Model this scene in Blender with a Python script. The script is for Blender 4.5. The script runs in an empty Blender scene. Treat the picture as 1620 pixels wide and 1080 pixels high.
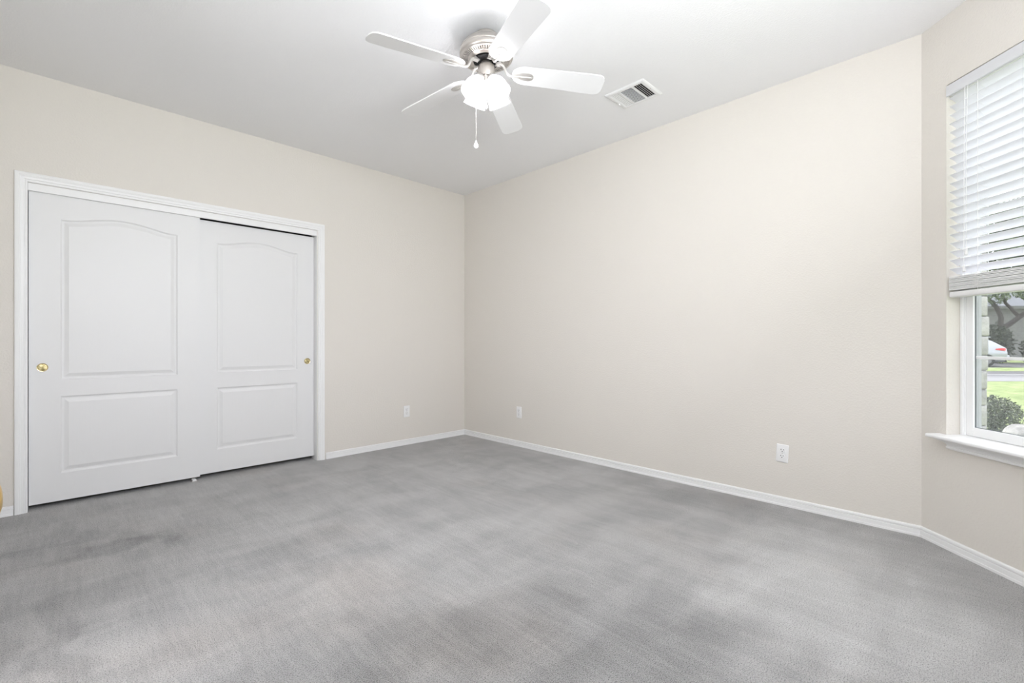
import bpy, bmesh, math, random
from mathutils import Vector, Matrix

S = bpy.context.scene
COL = S.collection
PI = math.pi
random.seed(7)

# ------------------------------------------------------------------ camera
CAM = Vector((-3.3706, -4.1771, 1.0618))
YAW = 0.79000801
FWD = Vector((math.cos(YAW), math.sin(YAW), 0))
RGT = Vector((math.sin(YAW), -math.cos(YAW), 0))
cam_d = bpy.data.cameras.new('camera')
cam_d.sensor_width = 36
cam_d.lens = 735.11 / 1620 * 36
cam_d.shift_y = -0.33 / 1620 * -1
cam_d.clip_start = 0.02
cam_d.clip_end = 400
cam = bpy.data.objects.new('camera', cam_d)
COL.objects.link(cam)
cam.location = CAM
cam.rotation_euler = (PI / 2, 0, YAW - PI / 2)
S.camera = cam

# ------------------------------------------------------------------ world, sun, added fill lights, exposure
wd = bpy.data.worlds.new('sky')
S.world = wd
wd.use_nodes = True
bg = wd.node_tree.nodes['Background']
bg.inputs[0].default_value = (0.93, 0.95, 1.0, 1)
bg.inputs[1].default_value = 1.75

sun_d = bpy.data.lights.new('sun', 'SUN')
sun_d.energy = 1.85
sun_d.angle = 0.02
sun_d.color = (1.0, 0.95, 0.86)
sun = bpy.data.objects.new('sun', sun_d)
COL.objects.link(sun)
sun.rotation_euler = Vector((-0.25, -0.62, -0.95)).to_track_quat('-Z', 'Y').to_euler()

WIN_W = 52.0      # added fill at the made-up front window behind the camera
BULB = 112.0      # radiance of each lamp bulb
front_fill_d = bpy.data.lights.new('front_fill_light', 'AREA')
front_fill_d.shape = 'RECTANGLE'
front_fill_d.size, front_fill_d.size_y = 1.6, 1.0
front_fill_d.energy = WIN_W
front_fill_d.color = (0.955, 0.975, 1.045)
front_fill = bpy.data.objects.new('front_fill_light', front_fill_d)
COL.objects.link(front_fill)
front_fill.location = (-2.6, -4.815, 1.86)
front_fill.rotation_euler = Vector((-.22, 1, 1.05)).to_track_quat('-Z', 'Z').to_euler()

HALL_W = 36.0     # added fill lamp in the unseen hallway, brightening the bay wall through the doorway
hal_d = bpy.data.lights.new('hall_fill_light', 'AREA')
hal_d.shape = 'RECTANGLE'
hal_d.size, hal_d.size_y = 2.4, 1.7
hal_d.energy = HALL_W
hal_d.color = (0.97, 0.98, 1.03)
hal = bpy.data.objects.new('hall_fill_light', hal_d)
COL.objects.link(hal)
hal.location = (-4.84, -2.41, 1.75)
hal.rotation_euler = Vector((1, .1, .3)).to_track_quat('-Z', 'Z').to_euler()

vs = S.view_settings
vs.view_transform = 'Standard'
vs.look = 'None'
vs.exposure = 1.07
vs.gamma = 1.0
vs.use_curve_mapping = False
S.cycles.use_denoising = True
S.cycles.max_bounces = 10
S.cycles.diffuse_bounces = 6
S.cycles.transparent_max_bounces = 16
S.cycles.sample_clamp_indirect = 6.0
S.cycles.caustics_reflective = False
S.cycles.caustics_refractive = False

# ------------------------------------------------------------------ materials
def mat(name, color=(.8, .8, .8), rough=.5, metal=0.0, spec=.5):
    m = bpy.data.materials.new(name)
    m.use_nodes = True
    b = m.node_tree.nodes['Principled BSDF']
    b.inputs['Base Color'].default_value = (*color, 1)
    b.inputs['Roughness'].default_value = rough
    b.inputs['Metallic'].default_value = metal
    b.inputs['Specular IOR Level'].default_value = spec
    return m, m.node_tree, b

def N(nt, t, **kw):
    n = nt.nodes.new(t)
    for k, v in kw.items():
        if k.startswith('i_'):
            key = k[2:]
            key = int(key) if key.isdigit() else key.replace('_', ' ')
            n.inputs[key].default_value = v
        else:
            setattr(n, k, v)
    return n

def bump_noise(nt, b, scale, strength, dist, detail=3, rough=.5, vec=None, ramp=None):
    tc = N(nt, 'ShaderNodeTexCoord')
    src = tc.outputs['Object']
    if vec:
        mp = N(nt, 'ShaderNodeMapping')
        mp.inputs['Scale'].default_value = vec
        nt.links.new(src, mp.inputs['Vector'])
        src = mp.outputs[0]
    nz = N(nt, 'ShaderNodeTexNoise')
    nz.inputs['Scale'].default_value = scale
    nz.inputs['Detail'].default_value = detail
    nz.inputs['Roughness'].default_value = rough
    nt.links.new(src, nz.inputs['Vector'])
    out = nz.outputs[0]
    if ramp:
        rp = N(nt, 'ShaderNodeMapRange', interpolation_type='SMOOTHSTEP')
        rp.inputs[1].default_value, rp.inputs[2].default_value = ramp
        nt.links.new(out, rp.inputs[0])
        out = rp.outputs[0]
    bp = N(nt, 'ShaderNodeBump')
    bp.inputs['Strength'].default_value = strength
    bp.inputs['Distance'].default_value = dist
    nt.links.new(out, bp.inputs['Height'])
    nt.links.new(bp.outputs[0], b.inputs['Normal'])
    return nz, out

def color_noise(nt, b, c1, c2, scale, lo=.3, hi=.7, detail=4, vec=None):
    tc = N(nt, 'ShaderNodeTexCoord')
    src = tc.outputs['Object']
    if vec:
        mp = N(nt, 'ShaderNodeMapping')
        mp.inputs['Scale'].default_value = vec
        nt.links.new(src, mp.inputs['Vector'])
        src = mp.outputs[0]
    nz = N(nt, 'ShaderNodeTexNoise')
    nz.inputs['Scale'].default_value = scale
    nz.inputs['Detail'].default_value = detail
    nt.links.new(src, nz.inputs['Vector'])
    r = N(nt, 'ShaderNodeValToRGB')
    r.color_ramp.elements[0].position = lo
    r.color_ramp.elements[1].position = hi
    r.color_ramp.elements[0].color = (*c1, 1)
    r.color_ramp.elements[1].color = (*c2, 1)
    nt.links.new(nz.outputs[0], r.inputs[0])
    nt.links.new(r.outputs[0], b.inputs['Base Color'])
    return r

M = {}
M['wall'], nt, b = mat('beige_wall_paint', (.715, .683, .634), .55, spec=.3)
bump_noise(nt, b, 95, .15, .004, 2, .45, ramp=(.42, .66))
M['ceil'], nt, b = mat('white_ceiling_paint', (.865, .865, .875), .75, spec=.2)
bump_noise(nt, b, 100, .17, .004, 3, .5, ramp=(.40, .68))
M['trim'], nt, b = mat('white_trim_paint', (.83, .83, .83), .38, spec=.4)
bump_noise(nt, b, 40, .03, .002)
M['door'], nt, b = mat('white_door_paint', (.75, .75, .75), .42, spec=.4)
bump_noise(nt, b, 55, .10, .002, 5, .6, vec=(1.6, 1.6, .07))
M['dark'], nt, b = mat('closet_shade_paint', (.25, .24, .23), .9)  # darkened colour stands in for the unlit closet interior
bump_noise(nt, b, 60, .1, .002)
M['nickel'], nt, b = mat('brushed_nickel', (.56, .525, .49), .30, .85)
bump_noise(nt, b, 300, .04, .001, vec=(1, 1, .05))
M['nickel_light'], nt, b = mat('satin_nickel_bracket', (.60, .58, .555), .36, .6)
bump_noise(nt, b, 200, .03, .001)
M['blade'], nt, b = mat('white_fan_blade', (.78, .78, .785), .32, spec=.5)
bump_noise(nt, b, 30, .03, .001, vec=(1, 1, 1))
M['black'], nt, b = mat('black_metal', (.006, .006, .006), .6, spec=.15)
bump_noise(nt, b, 80, .1, .001)
M['slot'], nt, b = mat('dark_slot', (.03, .03, .032), .7)
bump_noise(nt, b, 80, .1, .001)
M['plastic'], nt, b = mat('white_outlet_plastic', (.83, .83, .83), .3)
bump_noise(nt, b, 90, .02, .001)
M['vinyl'], nt, b = mat('white_window_vinyl', (.84, .845, .85), .35)
bump_noise(nt, b, 60, .02, .001)
M['outer'], nt, b = mat('pale_grey_outer_frame', (.43, .44, .46), .5)
bump_noise(nt, b, 60, .03, .001)
M['gasket'], nt, b = mat('dark_glazing_gasket', (.10, .11, .12), .6)
bump_noise(nt, b, 80, .05, .001)
M['brass'], nt, b = mat('polished_brass', (.80, .68, .42), .22, 1.0)
bump_noise(nt, b, 60, .03, .001)
M['gold'], nt, b = mat('golden_brass', (.72, .50, .18), .3, .9)
bump_noise(nt, b, 60, .03, .001)
M['antique'], nt, b = mat('worn_brass', (.42, .34, .14), .4, .9)
color_noise(nt, b, (.22, .18, .07), (.72, .62, .36), 70, .35, .65)
M['cord'], nt, b = mat('white_cord', (.86, .86, .85), .7)
bump_noise(nt, b, 400, .1, .001)
M['rail'], nt, b = mat('blind_rail_white', (.80, .80, .80), .4)
bump_noise(nt, b, 60, .05, .001, vec=(.2, .2, 3))
M['grille'], nt, b = mat('vent_white_metal', (.80, .80, .80), .4)
bump_noise(nt, b, 60, .03, .001)

# faux wood slats let a little daylight through
m = bpy.data.materials.new('white_blind_slat'); m.use_nodes = True
nt = m.node_tree; b = nt.nodes['Principled BSDF']
b.inputs['Base Color'].default_value = (.88, .885, .89, 1); b.inputs['Roughness'].default_value = .4
bump_noise(nt, b, 50, .04, .001, vec=(.1, .1, 2))
tr = N(nt, 'ShaderNodeBsdfTranslucent'); tr.inputs[0].default_value = (.93, .93, .97, 1)
mx = N(nt, 'ShaderNodeMixShader'); mx.inputs[0].default_value = .42
nt.links.new(b.outputs[0], mx.inputs[1]); nt.links.new(tr.outputs[0], mx.inputs[2])
nt.links.new(mx.outputs[0], nt.nodes['Material Output'].inputs[0])
M['slat'] = m

# alabaster lamp shade: part clear, part diffusing glass
m = bpy.data.materials.new('alabaster_glass'); m.use_nodes = True
nt = m.node_tree; nt.nodes.remove(nt.nodes['Principled BSDF'])
tc = N(nt, 'ShaderNodeTexCoord')
nz = N(nt, 'ShaderNodeTexNoise'); nz.inputs['Scale'].default_value = 28; nz.inputs['Detail'].default_value = 5
nz.inputs['Distortion'].default_value = 1.2
nt.links.new(tc.outputs['Object'], nz.inputs['Vector'])
rp = N(nt, 'ShaderNodeMapRange'); rp.inputs[1].default_value = .35; rp.inputs[2].default_value = .7
rp.inputs[3].default_value = .66; rp.inputs[4].default_value = .94
nt.links.new(nz.outputs[0], rp.inputs[0])
t1 = N(nt, 'ShaderNodeBsdfTransparent'); t1.inputs[0].default_value = (.97, .97, .97, 1)
t2 = N(nt, 'ShaderNodeBsdfTranslucent'); t2.inputs[0].default_value = (.93, .93, .92, 1)
df = N(nt, 'ShaderNodeBsdfDiffuse'); df.inputs[0].default_value = (.9, .9, .9, 1)
m1 = N(nt, 'ShaderNodeMixShader'); m1.inputs[0].default_value = .35
nt.links.new(t2.outputs[0], m1.inputs[1]); nt.links.new(df.outputs[0], m1.inputs[2])
m2 = N(nt, 'ShaderNodeMixShader')
nt.links.new(rp.outputs[0], m2.inputs[0])
nt.links.new(t1.outputs[0], m2.inputs[1]); nt.links.new(m1.outputs[0], m2.inputs[2])
nt.links.new(m2.outputs[0], nt.nodes['Material Output'].inputs[0])
M['shade'] = m

m = bpy.data.materials.new('lit_bulb'); m.use_nodes = True
nt = m.node_tree; b = nt.nodes['Principled BSDF']
b.inputs['Base Color'].default_value = (1, 1, 1, 1)
b.inputs['Emission Color'].default_value = (1, .985, 1.03, 1)
b.inputs['Emission Strength'].default_value = BULB
M['bulb'] = m

m = bpy.data.materials.new('window_glass'); m.use_nodes = True
nt = m.node_tree; nt.nodes.remove(nt.nodes['Principled BSDF'])
t1 = N(nt, 'ShaderNodeBsdfTransparent'); t1.inputs[0].default_value = (.955, .962, .968, 1)
gl = N(nt, 'ShaderNodeBsdfGlossy'); gl.inputs['Roughness'].default_value = .02
m2 = N(nt, 'ShaderNodeMixShader'); m2.inputs[0].default_value = .045
nt.links.new(t1.outputs[0], m2.inputs[1]); nt.links.new(gl.outputs[0], m2.inputs[2])
nt.links.new(m2.outputs[0], nt.nodes['Material Output'].inputs[0])
M['glass'] = m

# insect screen: fine woven mesh, mostly open
m = bpy.data.materials.new('insect_screen_mesh'); m.use_nodes = True
nt = m.node_tree; b = nt.nodes['Principled BSDF']
b.inputs['Base Color'].default_value = (.42, .44, .46, 1); b.inputs['Roughness'].default_value = .6
t1 = N(nt, 'ShaderNodeBsdfTransparent')
m2 = N(nt, 'ShaderNodeMixShader'); m2.inputs[0].default_value = .13
nt.links.new(t1.outputs[0], m2.inputs[1]); nt.links.new(b.outputs[0], m2.inputs[2])
nt.links.new(m2.outputs[0], nt.nodes['Material Output'].inputs[0])
M['screen'] = m

# carpet -----------------------------------------------------------
def carpet():
    m, nt, b = mat('grey_cut_pile_carpet', (.33, .33, .33), .95, spec=.05)
    L = nt.links.new
    tc = N(nt, 'ShaderNodeTexCoord'); P = tc.outputs['Object']
    def noise(scale, detail=2, rough=.5, vec=None, rot=0, dist=0):
        src = P
        if vec or rot:
            mp = N(nt, 'ShaderNodeMapping')
            if vec: mp.inputs['Scale'].default_value = vec
            mp.inputs['Rotation'].default_value = (0, 0, rot)
            L(src, mp.inputs['Vector']); src = mp.outputs[0]
        nz = N(nt, 'ShaderNodeTexNoise'); nz.inputs['Scale'].default_value = scale
        nz.inputs['Detail'].default_value = detail; nz.inputs['Roughness'].default_value = rough
        nz.inputs['Distortion'].default_value = dist
        L(src, nz.inputs['Vector']); return nz.outputs[0]
    def mr(x, a, c, d, e, smooth=True):
        r = N(nt, 'ShaderNodeMapRange')
        if smooth: r.interpolation_type = 'SMOOTHSTEP'
        r.inputs[1].default_value = a; r.inputs[2].default_value = c
        r.inputs[3].default_value = d; r.inputs[4].default_value = e
        L(x, r.inputs[0]); return r.outputs[0]
    def op(o, x, y):
        n = N(nt, 'ShaderNodeMath', operation=o)
        for i, v in enumerate((x, y)):
            if isinstance(v, (int, float)): n.inputs[i].default_value = v
            else: L(v, n.inputs[i])
        return n.outputs[0]
    def blob(cx, cy, rx, ry, rot, amp):
        mp = N(nt, 'ShaderNodeMapping', vector_type='TEXTURE')
        mp.inputs['Location'].default_value = (cx, cy, 0)
        mp.inputs['Rotation'].default_value = (0, 0, rot)
        mp.inputs['Scale'].default_value = (rx, ry, 1)
        # wobble the outline of each vacuum mark and painted light patch
        nz = N(nt, 'ShaderNodeTexNoise'); nz.inputs['Scale'].default_value = 3.2; nz.inputs['Detail'].default_value = 4
        L(P, nz.inputs['Vector'])
        ad = N(nt, 'ShaderNodeMix', data_type='VECTOR'); ad.inputs[0].default_value = .12
        L(P, ad.inputs[4]); L(nz.outputs[1], ad.inputs[5])
        sc = N(nt, 'ShaderNodeVectorMath', operation='MULTIPLY_ADD')
        sb = N(nt, 'ShaderNodeVectorMath', operation='SUBTRACT'); sb.inputs[1].default_value = (.5, .5, .5)
        L(nz.outputs[1], sb.inputs[0])
        sc.inputs[1].default_value = (.7, .7, 0); L(sb.outputs[0], sc.inputs[0]); L(P, sc.inputs[2])
        L(sc.outputs[0], mp.inputs['Vector'])
        ln = N(nt, 'ShaderNodeVectorMath', operation='LENGTH'); L(mp.outputs[0], ln.inputs[0])
        return mr(ln.outputs['Value'], .45, 1.1, amp, 0)
    tuft = noise(225, 3, .6)
    tuft2 = noise(420, 2, .5)
    pits = mr(tuft, .32, .53, .0, 1.0)
    fine = mr(tuft2, .30, .70, -.24, .24)
    nap1 = mr(noise(1.5, 4, .6, (1, 2.6, 1), .55, .4), .34, .68, -.10, .08)
    nap2 = mr(noise(2.2, 3, .6, (3.2, .8, 1), -.35), .36, .66, -.055, .055)
    # ribbed strokes left by the vacuum head
    ribs = mr(noise(9, 2, .5, (6, .55, 1), .30), .38, .64, -.07, .05)
    tot = op('ADD', nap1, nap2)
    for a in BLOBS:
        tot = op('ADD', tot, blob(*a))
    tot = op('ADD', tot, op('MULTIPLY', ribs, .6))
    tot = op('ADD', tot, fine)
    val = op('ADD', op('MULTIPLY', tot, 1.15), 1.0)
    val = op('MULTIPLY', val, mr(pits, 0, 1, .40, 1.08, False))
    base = N(nt, 'ShaderNodeMix', data_type='RGBA')
    base.inputs[6].default_value = (.425, .419, .412, 1); base.inputs[7].default_value = (.45, .423, .401, 1)
    L(mr(noise(1.1, 3, .5), .5, .72, 0, .8), base.inputs[0])
    mul = N(nt, 'ShaderNodeVectorMath', operation='SCALE')
    L(base.outputs[2], mul.inputs[0]); L(val, mul.inputs['Scale'])
    L(mul.outputs[0], b.inputs['Base Color'])
    bp = N(nt, 'ShaderNodeBump'); bp.inputs['Strength'].default_value = .9; bp.inputs['Distance'].default_value = .008
    L(op('ADD', tuft, op('MULTIPLY', tuft2, .25)), bp.inputs['Height'])
    L(bp.outputs[0], b.inputs['Normal'])
    b.inputs['Sheen Weight'].default_value = .45
    b.inputs['Sheen Roughness'].default_value = .3
    return m
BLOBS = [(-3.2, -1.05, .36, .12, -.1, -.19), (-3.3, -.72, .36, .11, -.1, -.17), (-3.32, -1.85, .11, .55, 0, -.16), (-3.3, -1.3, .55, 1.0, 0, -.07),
         (-2.98, -1.0, .12, .28, 0, -.12), (-.36, -3.75, .38, .44, .3, .03), (-.45, -4.2, .38, .15, .8, .0), (-2.35, -3.15, 1.2, .62, -.7, -.19), (-.85, -3.75, .95, .65, .8, .15), (-.22, -2.9, .24, .8, 0, -.13),  # broad patches near camera and bay paint floor shade and light into the pile
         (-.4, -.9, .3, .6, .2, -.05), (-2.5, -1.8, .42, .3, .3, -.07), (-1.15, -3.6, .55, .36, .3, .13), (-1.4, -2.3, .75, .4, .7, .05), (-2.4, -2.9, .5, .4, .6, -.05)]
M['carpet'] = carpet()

# outdoors ---------------------------------------------------------
M['lawn'], nt, b = mat('lawn_grass', (.2, .3, .08), .95, spec=.1)
color_noise(nt, b, (.17, .24, .09), (.42, .48, .24), 3.2, .3, .72, 8, vec=(1, 1, 1))
bump_noise(nt, b, 40, .8, .04, 4, .6)
M['asphalt'], nt, b = mat('grey_asphalt', (.20, .20, .21), .9)
bump_noise(nt, b, 60, .3, .01)
M['dark_asphalt'], nt, b = mat('dark_asphalt', (.10, .10, .105), .9)
bump_noise(nt, b, 60, .3, .01)
M['concrete'], nt, b = mat('pale_concrete', (.24, .24, .25), .9)
bump_noise(nt, b, 40, .2, .01)
M['stone'], nt, b = mat('limestone_block', (.5, .5, .48), .9)
color_noise(nt, b, (.24, .235, .235), (.46, .45, .44), 7, .3, .7, 8)
bump_noise(nt, b, 26, .7, .02, 6, .6)
M['boulder'], nt, b = mat('pale_boulder', (.6, .58, .55), .9)
color_noise(nt, b, (.17, .168, .165), (.40, .39, .38), 9, .35, .65, 6)
bump_noise(nt, b, 20, .6, .02, 5)
M['leaf'], nt, b = mat('shrub_leaf', (.07, .1, .05), .5)
color_noise(nt, b, (.05, .065, .05), (.15, .17, .12), 6, .3, .7)
M['tree_leaf'], nt, b = mat('tree_leaf', (.1, .17, .05), .6)
color_noise(nt, b, (.03, .055, .03), (.15, .20, .08), 1.2, .3, .7)
M['bark'], nt, b = mat('tree_bark', (.045, .038, .035), .9)
bump_noise(nt, b, 14, .8, .03, 5, .6, vec=(1, 1, .3))
M['hedge'], nt, b = mat('hedge_leaf', (.04, .06, .035), .7)
color_noise(nt, b, (.012, .018, .012), (.05, .065, .035), 2.0, .3, .7)
M['house'], nt, b = mat('grey_house_brick', (.34, .33, .32), .9)
tc = N(nt, 'ShaderNodeTexCoord'); br = N(nt, 'ShaderNodeTexBrick')
br.inputs['Color1'].default_value = (.17, .168, .168, 1); br.inputs['Color2'].default_value = (.13, .13, .13, 1)
br.inputs['Mortar'].default_value = (.21, .21, .21, 1); br.inputs['Scale'].default_value = 1.6
dt = N(nt, 'ShaderNodeVectorMath', operation='DOT_PRODUCT'); dt.inputs[1].default_value = tuple(RGT); nt.links.new(tc.outputs['Object'], dt.inputs[0])
sx = N(nt, 'ShaderNodeSeparateXYZ'); nt.links.new(tc.outputs['Object'], sx.inputs[0])
cx = N(nt, 'ShaderNodeCombineXYZ'); nt.links.new(dt.outputs['Value'], cx.inputs[0]); nt.links.new(sx.outputs[2], cx.inputs[1])
nt.links.new(cx.outputs[0], br.inputs['Vector']); nt.links.new(br.outputs[0], b.inputs['Base Color'])
M['roof'], nt, b = mat('grey_shingle', (.17, .18, .20), .9)
bump_noise(nt, b, 10, .5, .03, 3, vec=(1, 1, 4))
M['carpaint'], nt, b = mat('silver_car_paint', (.40, .42, .45), .3, .35)
bump_noise(nt, b, 400, .02, .001)
M['carglass'], nt, b = mat('dark_car_glass', (.03, .035, .04), .08)
bump_noise(nt, b, 5, .01, .001)
M['tyre'], nt, b = mat('black_rubber', (.02, .02, .02), .8)
bump_noise(nt, b, 60, .2, .005)
M['taillight'], nt, b = mat('red_taillight', (.62, .02, .025), .2)
bump_noise(nt, b, 60, .1, .002)

# ------------------------------------------------------------------ helpers
def obj(name, bm, m, parent=None, smooth=False, auto=None):
    bmesh.ops.recalc_face_normals(bm, faces=bm.faces)
    me = bpy.data.meshes.new(name)
    bm.to_mesh(me); bm.free()
    if smooth:
        for p in me.polygons: p.use_smooth = True
        if auto is not None:
            me.set_sharp_from_angle(angle=math.radians(auto))
    o = bpy.data.objects.new(name, me)
    COL.objects.link(o)
    for mm in (m if isinstance(m, (list, tuple)) else [m]):
        me.materials.append(M[mm])
    if parent: o.parent = parent
    return o

def tag(o, label=None, cat=None, group=None, kind=None):
    if label: o['label'] = label
    if cat: o['category'] = cat
    if group: o['group'] = group
    if kind: o['kind'] = kind
    return o

def empty(name, loc=(0, 0, 0), rz=0.0):
    o = bpy.data.objects.new(name, None)
    o.empty_display_size = .1
    COL.objects.link(o)
    o.location = loc
    o.rotation_euler = (0, 0, rz)
    return o

def box(bm, lo, hi, bev=0, seg=2, M4=None):
    lo, hi = Vector(lo), Vector(hi)
    c = (lo + hi) / 2; d = hi - lo
    r = bmesh.ops.create_cube(bm, size=1)
    vsx = r['verts']
    for v in vsx:
        v.co = Vector((v.co.x * d.x, v.co.y * d.y, v.co.z * d.z)) + c
    if bev:
        es = list({e for v in vsx for e in v.link_edges})
        rb = bmesh.ops.bevel(bm, geom=es, offset=bev, segments=seg, affect='EDGES', profile=.5)
        vsx = list({v for f in rb['faces'] for v in f.verts} | {v for v in vsx if v.is_valid})
    if M4:
        for v in vsx: v.co = M4 @ v.co
    return vsx

def prism(bm, pts, z0, z1):
    a = [bm.verts.new((p[0], p[1], z0)) for p in pts]
    b_ = [bm.verts.new((p[0], p[1], z1)) for p in pts]
    n = len(pts)
    bm.faces.new(a); bm.faces.new(b_)
    for i in range(n):
        bm.faces.new((a[i], a[(i + 1) % n], b_[(i + 1) % n], b_[i]))

def loft(bm, rings, closed=True, cap=True):
    R = [[bm.verts.new(p) for p in r] for r in rings]
    n = len(R[0])
    for i in range(len(R) - 1):
        for j in range(n if closed else n - 1):
            k = (j + 1) % n
            bm.faces.new((R[i][j], R[i][k], R[i + 1][k], R[i + 1][j]))
    if cap:
        bm.faces.new(R[0]); bm.faces.new(R[-1])
    return R

def lathe(bm, prof, seg=48, M4=None, cap=False):
    rings = []
    for (r, z) in prof:
        ring = []
        for j in range(seg):
            a = 2 * PI * j / seg
            p = Vector((r * math.cos(a), r * math.sin(a), z))
            ring.append(M4 @ p if M4 else p)
        rings.append(ring)
    loft(bm, rings, True, cap)

def tube(bm, pts, rad, seg=10, cap=True):
    pts = [Vector(p) for p in pts]
    rads = rad if isinstance(rad, (list, tuple)) else [rad] * len(pts)
    up = Vector((0, 0, 1))
    rings = []
    prev = None
    for i, p in enumerate(pts):
        t = (pts[min(i + 1, len(pts) - 1)] - pts[max(i - 1, 0)]).normalized()
        if prev is None:
            ref = up if abs(t.z) < .9 else Vector((1, 0, 0))
            x = t.cross(ref).normalized()
        else:
            x = (prev - t * prev.dot(t)).normalized()
        prev = x
        y = t.cross(x)
        rings.append([p + (x * math.cos(2 * PI * j / seg) + y * math.sin(2 * PI * j / seg)) * rads[i] for j in range(seg)])
    loft(bm, rings, True, cap)

def sphere(bm, c, r, sub=2, sc=(1, 1, 1)):
    res = bmesh.ops.create_icosphere(bm, subdivisions=sub, radius=r)
    for v in res['verts']:
        v.co = Vector((v.co.x * sc[0], v.co.y * sc[1], v.co.z * sc[2])) + Vector(c)
    return res['verts']

def NB(): return bmesh.new()

# ------------------------------------------------------------------ room shell
H = 2.74
L2 = 3.9489
XW = -3.66                      # entry wall
s2 = 2 ** -.5
T45 = math.tan(PI / 8)
BAYL = 1.136
C2 = Vector((0, -L2, 0))
BT = Vector((-s2, -s2, 0)); BO = Vector((s2, -s2, 0))
def bp(t, o, z=0.0):            # bay wall frame: t along the wall, o outward
    return C2 + BT * t + BO * o + Vector((0, 0, z))
BAYM = Matrix(((-s2, s2, 0, 0), (-s2, -s2, 0, -L2), (0, 0, 1, 0), (0, 0, 0, 1)))   # (t,o,z) -> world
C3 = bp(BAYL, 0)
YF = C3.y

# closet opening
OX0, OX1, OZ = -3.477, -1.683, 2.055

bm = NB()
WT = .115
prism(bm, [(XW - .12, 0), (OX0, 0), (OX0, WT), (XW - .12, WT)], -.02, H + .02)
prism(bm, [(OX1, 0), (.12, 0), (.12, WT), (OX1, WT)], -.02, H + .02)
prism(bm, [(OX0, 0), (OX1, 0), (OX1, WT), (OX0, WT)], OZ, H + .02)
tag(obj('wall_left', bm, 'wall'), kind='structure')
bm = NB()
prism(bm, [(0, 0), (0, -L2), (.12, -L2 - .12 * T45), (.12, 0)], -.02, H + .02)
tag(obj('wall_right', bm, 'wall'), kind='structure')

# bay wall with window opening
WT0, WT1, WZ0, WZ1 = .146, .990, .566, 2.378
BD = .16
bm = NB()
e0, e1 = -BD * T45, BAYL + BD * T45
def bpf(ts): return [tuple(bp(t, o)[:2]) for t, o in ts]
prism(bm, bpf([(0, 0), (WT0, 0), (WT0, BD), (e0, BD)]), -.02, H + .02)
prism(bm, bpf([(WT1, 0), (BAYL, 0), (e1, BD), (WT1, BD)]), -.02, H + .02)
prism(bm, bpf([(WT0, 0), (WT1, 0), (WT1, BD), (WT0, BD)]), -.02, WZ0)
prism(bm, bpf([(WT0, 0), (WT1, 0), (WT1, BD), (WT0, BD)]), WZ1, H + .02)
tag(obj('wall_bay', bm, 'wall'), kind='structure')

# front wall with the added, unseen wide window behind the camera
FX0, FX1 = -3.45, -1.45
bm = NB()
prism(bm, [(C3.x, YF), (FX1, YF), (FX1, YF - .16), (C3.x + .16 * T45, YF - .16)], -.02, H + .02)
prism(bm, [(FX0, YF), (XW - .12, YF), (XW - .12, YF - .16), (FX0, YF - .16)], -.02, H + .02)
for z0, z1 in ((-.02, .59), (2.378, H + .02)):
    prism(bm, [(FX0, YF), (FX1, YF), (FX1, YF - .16), (FX0, YF - .16)], z0, z1)
tag(obj('wall_front', bm, 'wall'), kind='structure')

# entry wall with doorway
DY0, DY1 = -2.80, -2.02
bm = NB()
prism(bm, [(XW, YF - .16), (XW, DY0), (XW - .12, DY0), (XW - .12, YF - .16)], -.02, H + .02)
prism(bm, [(XW, DY1), (XW, 0), (XW - .12, 0), (XW - .12, DY1)], -.02, H + .02)
prism(bm, [(XW, DY0), (XW, DY1), (XW - .12, DY1), (XW - .12, DY0)], 2.05, H + .02)
tag(obj('wall_entry', bm, 'wall'), kind='structure')

# hallway beyond the doorway and closet interior
bm = NB()
for lo, hi in (((-5.0, -3.9, -.02), (-4.9, -.9, H)), ((-4.9, -3.9, -.02), (XW - .12, -3.8, H)), ((-4.9, -1.0, -.02), (XW - .12, -.9, H))):
    box(bm, lo, hi)
tag(obj('wall_hall', bm, 'wall'), kind='structure')
bm = NB()
for lo, hi in (((-3.70, .80, -.02), (-1.48, .88, H)), ((-3.70, WT, -.02), (-3.62, .80, H)), ((-1.56, WT, -.02), (-1.48, .80, H))):
    box(bm, lo, hi)
tag(obj('wall_closet', bm, 'dark'), kind='structure')

foot = [(.10, .9), (.10, -L2 - .10 * T45), tuple(bp(BAYL + .1 * T45, .1)[:2]), (XW - .1, YF - .1), (XW - .1, -3.9), (-5, -3.9), (-5, -.9), (XW - .1, -.9), (XW - .1, .9)]
bm = NB(); prism(bm, foot, H, H + .08)
tag(obj('ceiling', bm, 'ceil'), kind='structure')
bm = NB(); prism(bm, foot, -.06, 0)
tag(obj('floor', bm, 'carpet'), kind='structure')

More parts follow.
